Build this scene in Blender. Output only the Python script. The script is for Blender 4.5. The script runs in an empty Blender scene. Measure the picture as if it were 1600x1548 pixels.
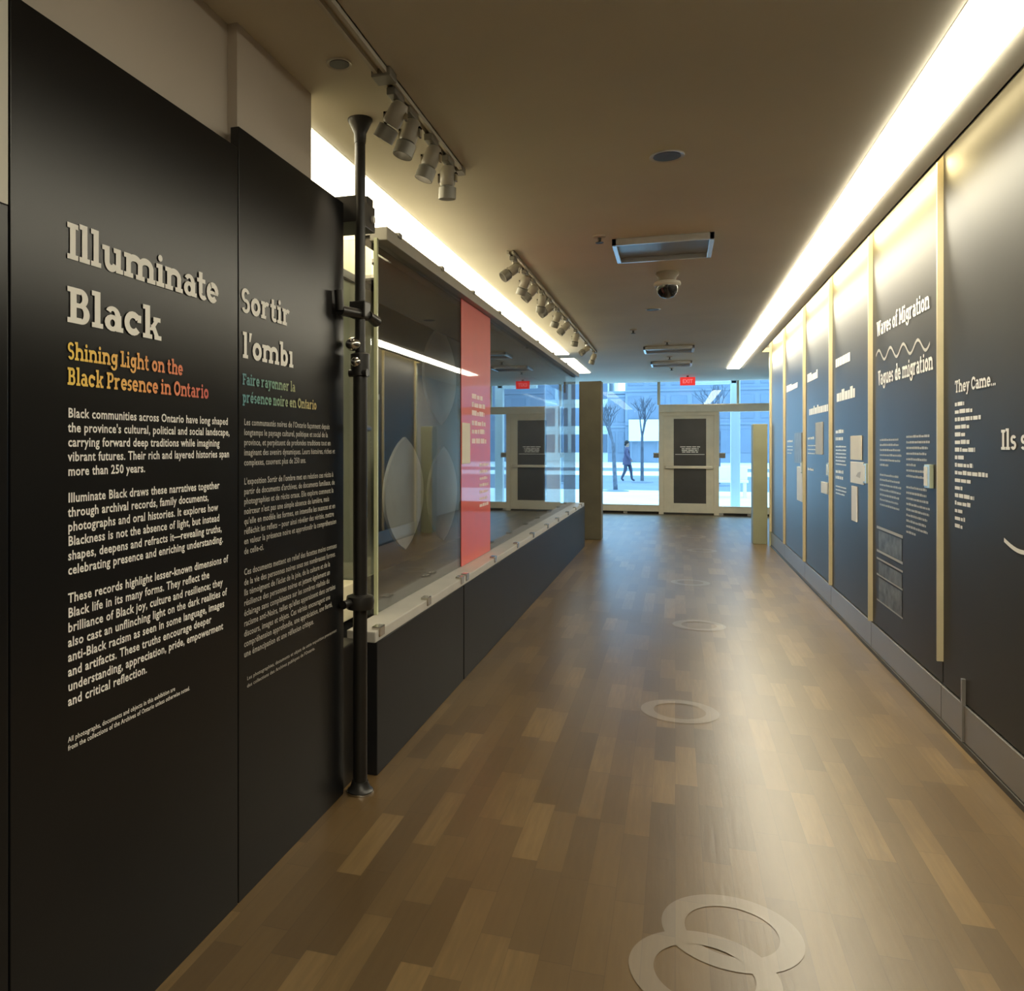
import bpy, bmesh, math, random
from mathutils import Vector, Matrix, Euler

random.seed(7)
SC = bpy.context.scene
COL = SC.collection

# ------------------------------------------------------------------ camera
cam_data = bpy.data.cameras.new('camera')
cam = bpy.data.objects.new('camera', cam_data)
COL.objects.link(cam)
SC.camera = cam
cam.location = (0, 0, 1.45)
cam.rotation_euler = (math.radians(90), 0, math.radians(17.558))
cam_data.sensor_width = 36
cam_data.lens = 28.8
cam_data.shift_x = 150 / 1600
cam_data.shift_y = -77 / 1600
cam_data.clip_start = 0.05
cam_data.clip_end = 400

# ------------------------------------------------------------------ view and sky
SC.view_settings.view_transform = 'Standard'
SC.view_settings.look = 'None'
SC.view_settings.gamma = 1
SC.view_settings.exposure = 0.0
SC.view_settings.use_curve_mapping = False
world = bpy.data.worlds.new('sky')
SC.world = world
world.use_nodes = True
wb = world.node_tree.nodes['Background']
wb.inputs['Color'].default_value = (0.80, 0.91, 1.0, 1)
wb.inputs['Strength'].default_value = 4.2

# lamp strengths of the room
STRIP = 27.0          # diffuser along the right wall
COVE = 9.0           # diffuser above the display case
WASH = 80.0           # hidden tubes over the right wall
WASH_NEAR = 22.0
SPOT = 30.0            # watts per track head
try:
    SC.cycles.use_denoising = True
    SC.cycles.max_bounces = 8
    SC.cycles.transparent_max_bounces = 16
    SC.cycles.sample_clamp_indirect = 6.0
    SC.cycles.caustics_reflective = False
    SC.cycles.caustics_refractive = False
except Exception:
    pass

# ------------------------------------------------------------------ materials
def nt_new(name):
    m = bpy.data.materials.new(name)
    m.use_nodes = True
    nt = m.node_tree
    return m, nt, nt.nodes, nt.links


def mat(name, col, rough=0.5, metal=0.0, spec=0.5, vary=0.08, scale=6.0, bump=0.0, coat=0.0, rvar=0.03):
    """Principled surface with a little procedural unevenness of tone and gloss."""
    m, nt, N, L = nt_new(name)
    b = N['Principled BSDF']
    b.inputs['Metallic'].default_value = metal
    b.inputs['Specular IOR Level'].default_value = spec
    b.inputs['Coat Weight'].default_value = coat
    tc = N.new('ShaderNodeTexCoord')
    no = N.new('ShaderNodeTexNoise')
    no.inputs['Scale'].default_value = scale
    no.inputs['Detail'].default_value = 4
    L.new(tc.outputs['Object'], no.inputs['Vector'])
    cr = N.new('ShaderNodeValToRGB')
    lo = [max(0, c * (1 - vary)) for c in col]
    hi = [min(1, c * (1 + vary)) for c in col]
    cr.color_ramp.elements[0].position = 0.3
    cr.color_ramp.elements[1].position = 0.7
    cr.color_ramp.elements[0].color = (*lo, 1)
    cr.color_ramp.elements[1].color = (*hi, 1)
    L.new(no.outputs['Fac'], cr.inputs['Fac'])
    L.new(cr.outputs['Color'], b.inputs['Base Color'])
    mr = N.new('ShaderNodeMapRange')
    mr.inputs['To Min'].default_value = max(0.0, rough - rvar)
    mr.inputs['To Max'].default_value = min(1.0, rough + rvar)
    L.new(no.outputs['Fac'], mr.inputs['Value'])
    L.new(mr.outputs['Result'], b.inputs['Roughness'])
    if bump:
        bp = N.new('ShaderNodeBump')
        bp.inputs['Strength'].default_value = bump
        bp.inputs['Distance'].default_value = 0.01
        n2 = N.new('ShaderNodeTexNoise')
        n2.inputs['Scale'].default_value = scale * 12
        L.new(tc.outputs['Object'], n2.inputs['Vector'])
        L.new(n2.outputs['Fac'], bp.inputs['Height'])
        L.new(bp.outputs['Normal'], b.inputs['Normal'])
    return m


def satin(name, col, rough, f0, vary=0.1, scale=2.0, gain=0.6, expo=5.0):
    """Lacquered board: dull body under a soft sheen with a short falloff (Beckmann lobe, Schlick weight)."""
    m, nt, N, L = nt_new(name)
    N.remove(N['Principled BSDF'])
    tc = N.new('ShaderNodeTexCoord')
    no = N.new('ShaderNodeTexNoise'); no.inputs['Scale'].default_value = scale; no.inputs['Detail'].default_value = 4
    L.new(tc.outputs['Object'], no.inputs['Vector'])
    cr = N.new('ShaderNodeValToRGB')
    cr.color_ramp.elements[0].position = 0.3; cr.color_ramp.elements[1].position = 0.7
    cr.color_ramp.elements[0].color = (*[c * (1 - vary) for c in col], 1)
    cr.color_ramp.elements[1].color = (*[c * (1 + vary) for c in col], 1)
    L.new(no.outputs['Fac'], cr.inputs['Fac'])
    df = N.new('ShaderNodeBsdfDiffuse'); L.new(cr.outputs['Color'], df.inputs['Color'])
    gl = N.new('ShaderNodeBsdfGlossy'); gl.distribution = 'BECKMANN'; gl.inputs['Roughness'].default_value = rough
    g = N.new('ShaderNodeNewGeometry')
    dot = N.new('ShaderNodeVectorMath'); dot.operation = 'DOT_PRODUCT'
    L.new(g.outputs['Normal'], dot.inputs[0]); L.new(g.outputs['Incoming'], dot.inputs[1])
    inv = N.new('ShaderNodeMath'); inv.operation = 'SUBTRACT'; inv.inputs[0].default_value = 1.0; inv.use_clamp = True
    L.new(dot.outputs['Value'], inv.inputs[1])
    pw = N.new('ShaderNodeMath'); pw.operation = 'POWER'; pw.inputs[1].default_value = expo
    L.new(inv.outputs[0], pw.inputs[0])
    ma = N.new('ShaderNodeMath'); ma.operation = 'MULTIPLY_ADD'; ma.use_clamp = True
    ma.inputs[1].default_value = gain; ma.inputs[2].default_value = f0
    L.new(pw.outputs[0], ma.inputs[0])
    mx = N.new('ShaderNodeMixShader')
    L.new(ma.outputs[0], mx.inputs['Fac']); L.new(df.outputs[0], mx.inputs[1]); L.new(gl.outputs[0], mx.inputs[2])
    L.new(mx.outputs[0], N['Material Output'].inputs['Surface'])
    return m


def emit(name, col, strength):
    m, nt, N, L = nt_new(name)
    N.remove(N['Principled BSDF'])
    e = N.new('ShaderNodeEmission')
    e.inputs['Color'].default_value = (*col, 1)
    e.inputs['Strength'].default_value = strength
    L.new(e.outputs[0], N['Material Output'].inputs['Surface'])
    return m


def pane_mat(name, tint, r0=0.05, rough=0.0, gain=1.0):
    """Flat architectural glass: clear, with a grazing reflection (Schlick)."""
    m, nt, N, L = nt_new(name)
    N.remove(N['Principled BSDF'])
    g = N.new('ShaderNodeNewGeometry')
    dot = N.new('ShaderNodeVectorMath'); dot.operation = 'DOT_PRODUCT'
    L.new(g.outputs['Normal'], dot.inputs[0]); L.new(g.outputs['Incoming'], dot.inputs[1])
    ab = N.new('ShaderNodeMath'); ab.operation = 'ABSOLUTE'
    L.new(dot.outputs['Value'], ab.inputs[0])
    inv = N.new('ShaderNodeMath'); inv.operation = 'SUBTRACT'; inv.inputs[0].default_value = 1.0
    L.new(ab.outputs[0], inv.inputs[1])
    pw = N.new('ShaderNodeMath'); pw.operation = 'POWER'; pw.inputs[1].default_value = 5.0
    L.new(inv.outputs[0], pw.inputs[0])
    ma = N.new('ShaderNodeMath'); ma.operation = 'MULTIPLY_ADD'
    ma.inputs[1].default_value = (1 - r0) * gain; ma.inputs[2].default_value = r0
    ma.use_clamp = True
    L.new(pw.outputs[0], ma.inputs[0])
    tr = N.new('ShaderNodeBsdfTransparent'); tr.inputs['Color'].default_value = (*tint, 1)
    gl = N.new('ShaderNodeBsdfGlossy'); gl.inputs['Roughness'].default_value = rough
    mx = N.new('ShaderNodeMixShader')
    L.new(ma.outputs[0], mx.inputs['Fac'])
    L.new(tr.outputs[0], mx.inputs[1]); L.new(gl.outputs[0], mx.inputs[2])
    L.new(mx.outputs[0], N['Material Output'].inputs['Surface'])
    return m


def wood_floor(name='wood_strip_floor', film=0.0):
    m, nt, N, L = nt_new(name)
    b = N['Principled BSDF']
    tc = N.new('ShaderNodeTexCoord')
    sp = N.new('ShaderNodeSeparateXYZ'); L.new(tc.outputs['Object'], sp.inputs[0])

    def math_(op, a, bb=None, c=None):
        n = N.new('ShaderNodeMath'); n.operation = op
        for i, v in enumerate((a, bb, c)):
            if v is None: continue
            if isinstance(v, (int, float)): n.inputs[i].default_value = v
            else: L.new(v, n.inputs[i])
        return n.outputs[0]
    xw = math_('DIVIDE', sp.outputs['X'], 0.092)
    ci = math_('FLOOR', xw)
    w1 = N.new('ShaderNodeTexWhiteNoise'); w1.noise_dimensions = '1D'; L.new(ci, w1.inputs['W'])
    yy = math_('MULTIPLY_ADD', w1.outputs['Value'], 3.7, math_('DIVIDE', sp.outputs['Y'], 0.47))
    ri = math_('FLOOR', yy)
    cb = N.new('ShaderNodeCombineXYZ'); L.new(ci, cb.inputs[0]); L.new(ri, cb.inputs[1])
    w2 = N.new('ShaderNodeTexWhiteNoise'); w2.noise_dimensions = '2D'; L.new(cb.outputs[0], w2.inputs['Vector'])
    # grain along y
    mp = N.new('ShaderNodeMapping'); mp.inputs['Scale'].default_value = (60, 5, 1)
    L.new(tc.outputs['Object'], mp.inputs['Vector'])
    ad = N.new('ShaderNodeVectorMath'); ad.operation = 'ADD'
    L.new(mp.outputs[0], ad.inputs[0]); L.new(w2.outputs['Color'], ad.inputs[1])
    gr = N.new('ShaderNodeTexNoise'); gr.inputs['Scale'].default_value = 1.0; gr.inputs['Detail'].default_value = 5
    L.new(ad.outputs[0], gr.inputs['Vector'])
    big = N.new('ShaderNodeTexNoise'); big.inputs['Scale'].default_value = 1.3; big.inputs['Detail'].default_value = 3
    L.new(tc.outputs['Object'], big.inputs['Vector'])
    v = math_('MULTIPLY_ADD', gr.outputs['Fac'], 0.35, math_('MULTIPLY', w2.outputs['Value'], 0.62))
    v = math_('MULTIPLY_ADD', big.outputs['Fac'], 0.25, v)
    cr = N.new('ShaderNodeValToRGB')
    els = cr.color_ramp.elements
    els[0].position = 0.22; els[0].color = (0.092, 0.056, 0.023, 1)
    els[1].position = 1.0; els[1].color = (0.225, 0.143, 0.058, 1)
    e = els.new(0.55); e.color = (0.120, 0.074, 0.030, 1)
    e = els.new(0.80); e.color = (0.150, 0.094, 0.038, 1)
    L.new(v, cr.inputs['Fac'])
    # seams
    fx = math_('FRACT', xw); fy = math_('FRACT', yy)
    sx = math_('LESS_THAN', math_('MINIMUM', fx, math_('SUBTRACT', 1.0, fx)), 0.012)
    sy = math_('LESS_THAN', math_('MINIMUM', fy, math_('SUBTRACT', 1.0, fy)), 0.004)
    seam = math_('MAXIMUM', sx, sy)
    mx = N.new('ShaderNodeMix'); mx.data_type = 'RGBA'
    L.new(math_('MULTIPLY', seam, 0.35), mx.inputs['Factor'])
    L.new(cr.outputs['Color'], mx.inputs['A']); mx.inputs['B'].default_value = (0.04, 0.024, 0.012, 1)
    fm = N.new('ShaderNodeMix'); fm.data_type = 'RGBA'       # milky film laid over the wood (floor rings)
    fm.inputs['Factor'].default_value = film
    L.new(mx.outputs['Result'], fm.inputs['A']); fm.inputs['B'].default_value = (0.80, 0.78, 0.74, 1)
    L.new(fm.outputs['Result'], b.inputs['Base Color'])
    rr = N.new('ShaderNodeMapRange'); rr.inputs['To Min'].default_value = 0.31; rr.inputs['To Max'].default_value = 0.37
    L.new(big.outputs['Fac'], rr.inputs['Value']); L.new(rr.outputs['Result'], b.inputs['Roughness'])
    bp = N.new('ShaderNodeBump'); bp.inputs['Strength'].default_value = 0.12; bp.inputs['Distance'].default_value = 0.004
    L.new(gr.outputs['Fac'], bp.inputs['Height']); L.new(bp.outputs['Normal'], b.inputs['Normal'])
    b.inputs['Specular IOR Level'].default_value = 0.62
    return m


def print_gradient(name, stops, y0, y1):
    """Ink whose colour runs along the line of lettering (a printed gradient)."""
    m, nt, N, L = nt_new(name)
    b = N['Principled BSDF']; b.inputs['Roughness'].default_value = 0.5
    tc = N.new('ShaderNodeTexCoord')
    sp = N.new('ShaderNodeSeparateXYZ'); L.new(tc.outputs['Object'], sp.inputs[0])
    mr = N.new('ShaderNodeMapRange')
    mr.inputs['From Min'].default_value = y0; mr.inputs['From Max'].default_value = y1
    L.new(sp.outputs['Y'], mr.inputs['Value'])
    cr = N.new('ShaderNodeValToRGB')
    els = cr.color_ramp.elements
    els[0].position, els[0].color = stops[0][0], (*stops[0][1], 1)
    els[1].position, els[1].color = stops[-1][0], (*stops[-1][1], 1)
    for p, c in stops[1:-1]:
        e = els.new(p); e.color = (*c, 1)
    L.new(mr.outputs['Result'], cr.inputs['Fac'])
    L.new(cr.outputs['Color'], b.inputs['Base Color'])
    return m


M = {
    'floor': wood_floor(),
    'taupe': mat('taupe_paint', (0.54, 0.475, 0.40), 0.75, vary=0.05, scale=1.5),
    'ceiling': mat('ceiling_paint', (0.70, 0.66, 0.56), 0.7, vary=0.05, scale=1.2),
    'grey_wall': mat('pale_grey_paint', (0.66, 0.64, 0.57), 0.7, vary=0.04),
    'cream': mat('cream_paint', (0.72, 0.66, 0.46), 0.7, vary=0.04),
    'olive': mat('olive_paint', (0.22, 0.23, 0.16), 0.6, vary=0.12, scale=3),
    'panel': satin('black_satin_panel', (0.010, 0.010, 0.0105), 0.30, 0.046),
    'rpanel': satin('charcoal_lacquer_panel', (0.062, 0.060, 0.058), 0.40, 0.016, 0.06, 1.2, 0.80, 7.0),
    'plinth': mat('brushed_grey_plinth', (0.26, 0.25, 0.24), 0.30, metal=0.4, vary=0.06, scale=1.5, rvar=0.01),
    'fin': mat('pale_gold_metal_edge', (0.66, 0.58, 0.38), 0.4, metal=0.2, vary=0.05),
    'base': satin('black_cabinet_base', (0.017, 0.017, 0.018), 0.32, 0.025, gain=0.4),
    'case_dark': mat('dark_case_lining', (0.016, 0.014, 0.011), 0.7, vary=0.2, scale=3),
    'ledge': mat('pale_grey_ledge', (0.52, 0.50, 0.46), 0.4, vary=0.06),
    'rail': mat('grey_top_rail', (0.36, 0.34, 0.29), 0.45, vary=0.06),
    'glass': pane_mat('case_glass', (0.95, 0.96, 0.95), 0.085, 0.0),
    'facade_glass': pane_mat('tinted_facade_glass', (0.63, 0.85, 1.0), 0.02, 0.0),
    'glass_edge': mat('pale_green_glass_edge', (0.52, 0.55, 0.36), 0.25, vary=0.08),
    'red': mat('red_graphic_print', (0.72, 0.10, 0.075), 0.5, vary=0.04, coat=0.45),
    'pink_ink': mat('pale_orange_print', (0.95, 0.74, 0.70), 0.5),
    'oval': mat('pale_grey_board', (0.46, 0.45, 0.42), 0.6, vary=0.1, scale=5),
    'ink': mat('white_vinyl_lettering', (0.93, 0.91, 0.86), 0.5, vary=0.01),
    'ink_dim': mat('grey_vinyl_lettering', (0.50, 0.485, 0.44), 0.5, vary=0.03),
    'black_metal': mat('black_powder_coat', (0.014, 0.013, 0.012), 0.38, vary=0.2, scale=10),
    'chrome': mat('bright_chrome', (0.6, 0.58, 0.54), 0.2, metal=1.0, vary=0.04),
    'white_metal': mat('off_white_enamel', (0.60, 0.57, 0.50), 0.35, vary=0.04),
    'head_grey': mat('warm_grey_enamel', (0.36, 0.33, 0.27), 0.35, vary=0.05),
    'grey_metal': mat('grey_cast_metal', (0.24, 0.23, 0.20), 0.4, metal=0.3, vary=0.08),
    'dark': mat('dark_recess', (0.05, 0.047, 0.04), 0.5, vary=0.1),
    'diffuser': mat('grey_diffuser_plate', (0.16, 0.14, 0.11), 0.3, metal=0.3, vary=0.1),
    'silver': mat('silver_frame', (0.72, 0.76, 0.82), 0.25, metal=0.7, vary=0.04),
    'dome': mat('smoked_dome', (0.012, 0.012, 0.013), 0.12, spec=0.7, vary=0.1),
    'alu': mat('champagne_aluminium', (0.88, 0.80, 0.63), 0.45, metal=0.0, vary=0.05),
    'alu_light': mat('pale_aluminium', (0.72, 0.67, 0.55), 0.3, metal=0.5, vary=0.04),
    'door_dim_view': mat('dim_view_in_door', (0.055, 0.052, 0.052), 0.35, vary=0.15, scale=3),
    'column': mat('olive_grey_column', (0.155, 0.14, 0.095), 0.6, vary=0.12, scale=4),
    'post': mat('sage_grey_post', (0.27, 0.28, 0.19), 0.55, vary=0.1, scale=3),
    'exit_red': emit('exit_sign_glow', (1.0, 0.06, 0.05), 0.85),
    'exit_letter': emit('exit_letter_glow', (1.0, 0.22, 0.22), 1.0),
    'strip': emit('strip_diffuser_glow', (1.0, 0.92, 0.71), STRIP),
    'cove': emit('cove_diffuser_glow', (1.0, 0.90, 0.64), COVE),
    'wash': emit('wash_tube_glow', (1.0, 0.82, 0.42), WASH),
    'wash_near': emit('wash_tube_glow_near', (1.0, 0.82, 0.45), WASH_NEAR),
    'lamp_face': emit('lamp_face_glow', (1.0, 0.85, 0.6), 5.0),
    'paper': mat('cream_paper', (0.74, 0.70, 0.60), 0.6, vary=0.04),
    'white_paper': mat('white_paper', (0.82, 0.82, 0.80), 0.6, vary=0.03),
    'grey_print': mat('grey_print', (0.22, 0.225, 0.22), 0.4, vary=0.3, scale=9),
    'photo_print': mat('faded_photo_print', (0.14, 0.145, 0.135), 0.45, vary=0.6, scale=14),
    'holder': mat('clear_green_holder', (0.45, 0.50, 0.38), 0.2, vary=0.1),
    'ring': wood_floor('floor_ring_film', 0.12),
    'pavement': mat('pale_pavement', (0.80, 0.84, 0.82), 0.8, vary=0.06, scale=0.7),
    'street': mat('street_asphalt', (0.19, 0.22, 0.27), 0.8, vary=0.08, scale=0.5),
    'building': mat('blue_grey_cladding', (0.20, 0.24, 0.31), 0.5, vary=0.1, scale=0.2),
    'building_glass': mat('blue_grey_window_band', (0.165, 0.205, 0.275), 0.25, vary=0.12, scale=0.3),
    'building_pale': mat('pale_cladding', (0.80, 0.83, 0.82), 0.6, vary=0.05, scale=0.4),
    'bark': mat('dark_bark', (0.10, 0.11, 0.14), 0.85, vary=0.3, scale=8),
    'skin': mat('skin', (0.34, 0.20, 0.13), 0.5, vary=0.05),
    'coat': mat('plum_coat', (0.095, 0.085, 0.145), 0.8, vary=0.15),
    'trousers': mat('dark_trousers', (0.06, 0.07, 0.11), 0.8, vary=0.1),
    'hair': mat('dark_hair', (0.02, 0.017, 0.015), 0.6, vary=0.2),
}
M['subtitle_warm'] = print_gradient('warm_printed_gradient',
    [(0.0, (0.95, 0.66, 0.10)), (0.35, (0.90, 0.50, 0.12)), (0.62, (0.86, 0.27, 0.10)), (1.0, (0.62, 0.10, 0.09))], 1.53, 2.14)
M['subtitle_cool'] = print_gradient('cool_printed_gradient',
    [(0.0, (0.10, 0.29, 0.33)), (0.35, (0.16, 0.36, 0.26)), (0.65, (0.36, 0.38, 0.18)), (1.0, (0.55, 0.42, 0.15))], 2.32, 2.90)


# ------------------------------------------------------------------ mesh helpers
class MB:
    """Collects shapes and links them as ONE mesh object."""
    def __init__(self):
        self.bm = bmesh.new()

    def box(self, x0, x1, y0, y1, z0, z1, bev=0.0):
        r = bmesh.ops.create_cube(self.bm, size=1)
        vs = r['verts']
        for v in vs:
            v.co = Vector((x0 + (v.co.x + .5) * (x1 - x0), y0 + (v.co.y + .5) * (y1 - y0), z0 + (v.co.z + .5) * (z1 - z0)))
        if bev:
            es = list({e for v in vs for e in v.link_edges})
            bmesh.ops.bevel(self.bm, geom=es, offset=bev, segments=2, affect='EDGES', profile=0.6)
        return self

    def cyl(self, p0, p1, r0, r1=None, seg=20):
        r1 = r0 if r1 is None else r1
        p0, p1 = Vector(p0), Vector(p1)
        d = p1 - p0
        q = d.to_track_quat('Z', 'Y').to_matrix().to_4x4()
        mtx = Matrix.Translation((p0 + p1) / 2) @ q
        bmesh.ops.create_cone(self.bm, cap_ends=True, segments=seg, radius1=r0, radius2=r1, depth=d.length, matrix=mtx)
        return self

    def lathe(self, prof, loc=(0, 0, 0), axis='Z', seg=28, mtx=None):
        """prof: list of (radius, height)."""
        rings = []
        for r, h in prof:
            ring = []
            for i in range(seg):
                a = 2 * math.pi * i / seg
                co = Vector((r * math.cos(a), r * math.sin(a), h))
                if mtx is not None: co = mtx @ co
                ring.append(self.bm.verts.new(co + Vector(loc)))
            rings.append(ring)
        for a, b in zip(rings, rings[1:]):
            for i in range(seg):
                j = (i + 1) % seg
                try: self.bm.faces.new((a[i], a[j], b[j], b[i]))
                except ValueError: pass
        for ring, rev in ((rings[0], True), (rings[-1], False)):
            try: self.bm.faces.new(list(reversed(ring)) if rev else ring)
            except ValueError: pass
        return self

    def sphere(self, loc, r, scale=(1, 1, 1), seg=20):
        mtx = Matrix.Translation(loc) @ Matrix.Diagonal((*scale, 1))
        bmesh.ops.create_uvsphere(self.bm, u_segments=seg, v_segments=seg // 2, radius=r, matrix=mtx)
        return self

    def poly(self, pts):
        vs = [self.bm.verts.new(p) for p in pts]
        try: self.bm.faces.new(vs)
        except ValueError: pass
        return self

    def slab(self, outline, off):
        """Prism: closed outline (3D points) pushed along off."""
        off = Vector(off)
        a = [self.bm.verts.new(Vector(p)) for p in outline]
        b = [self.bm.verts.new(Vector(p) + off) for p in outline]
        n = len(a)
        self.bm.faces.new(a); self.bm.faces.new(list(reversed(b)))
        for i in range(n):
            j = (i + 1) % n
            self.bm.faces.new((a[i], b[i], b[j], a[j]))
        return self

    def build(self, name, m, parent=None, smooth=False, normals=True):
        if normals:
            bmesh.ops.recalc_face_normals(self.bm, faces=self.bm.faces)
        me = bpy.data.meshes.new(name)
        self.bm.to_mesh(me); self.bm.free()
        if smooth:
            for p in me.polygons: p.use_smooth = True
            try: me.set_sharp_from_angle(angle=math.radians(38))
            except Exception: pass
        for mm in (m if isinstance(m, (list, tuple)) else [m]):
            me.materials.append(mm)
        o = bpy.data.objects.new(name, me)
        COL.objects.link(o)
        if parent is not None:
            o.parent = parent
            o.matrix_parent_inverse = Matrix.Translation(parent.location).inverted() if parent.type == 'EMPTY' and parent.parent is None else Matrix.Identity(4)
        return o


def tag(o, label=None, cat=None, group=None, kind=None):
    if label: o['label'] = label
    if cat: o['category'] = cat
    if group: o['group'] = group
    if kind: o['kind'] = kind
    return o


def thing(name, loc, label, cat, group=None):
    o = bpy.data.objects.new(name, None)
    o.empty_display_size = 0.1
    COL.objects.link(o)
    o.location = loc
    return tag(o, label, cat, group)


def structure(o, label=None):
    o['kind'] = 'structure'
    if label: o['label'] = label
    return o


def copy_tree(o, parent=None):
    c = o.copy(); COL.objects.link(c)
    if parent is not None: c.parent = parent
    for ch in list(o.children):
        copy_tree(ch, c)
    return c


# ------------------------------------------------------------------ lettering
W, SB, OV = 0.150, 0.102, 0.07     # stem width, slab height, slab overhang
XH, CAP, ASC, DSC = 0.52, 0.72, 0.76, -0.20


def arc(cx, cy, rx, ry, a0, a1, w=W, wy=None, n=14):
    wy = w if wy is None else wy
    out = []
    for i in range(n):
        t0 = math.radians(a0 + (a1 - a0) * i / n); t1 = math.radians(a0 + (a1 - a0) * (i + 1) / n)
        o0 = (cx + rx * math.cos(t0), cy + ry * math.sin(t0)); o1 = (cx + rx * math.cos(t1), cy + ry * math.sin(t1))
        i0 = (cx + (rx - w) * math.cos(t0), cy + (ry - wy) * math.sin(t0)); i1 = (cx + (rx - w) * math.cos(t1), cy + (ry - wy) * math.sin(t1))
        out.append([o0, o1, i1, i0])
    return out


def R(x0, y0, x1, y1):
    return [(x0, y0), (x1, y0), (x1, y1), (x0, y1)]


def stem(x, y0, y1, bot='b', top='l'):
    """Stem at x with slab serifs: 'b' both sides, 'l' left, 'r' right, '' none."""
    o = [R(x, y0, x + W, y1)]
    for e, y in ((bot, y0), (top, y1 - SB)):
        if e: o.append(R(x - (OV if e in 'bl' else 0), y, x + W + (OV if e in 'br' else 0), y + SB))
    return o


def diag(x0, y0, x1, y1, w=W):
    return [[(x0, y0), (x0 + w, y0), (x1 + w, y1), (x1, y1)]]


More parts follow.
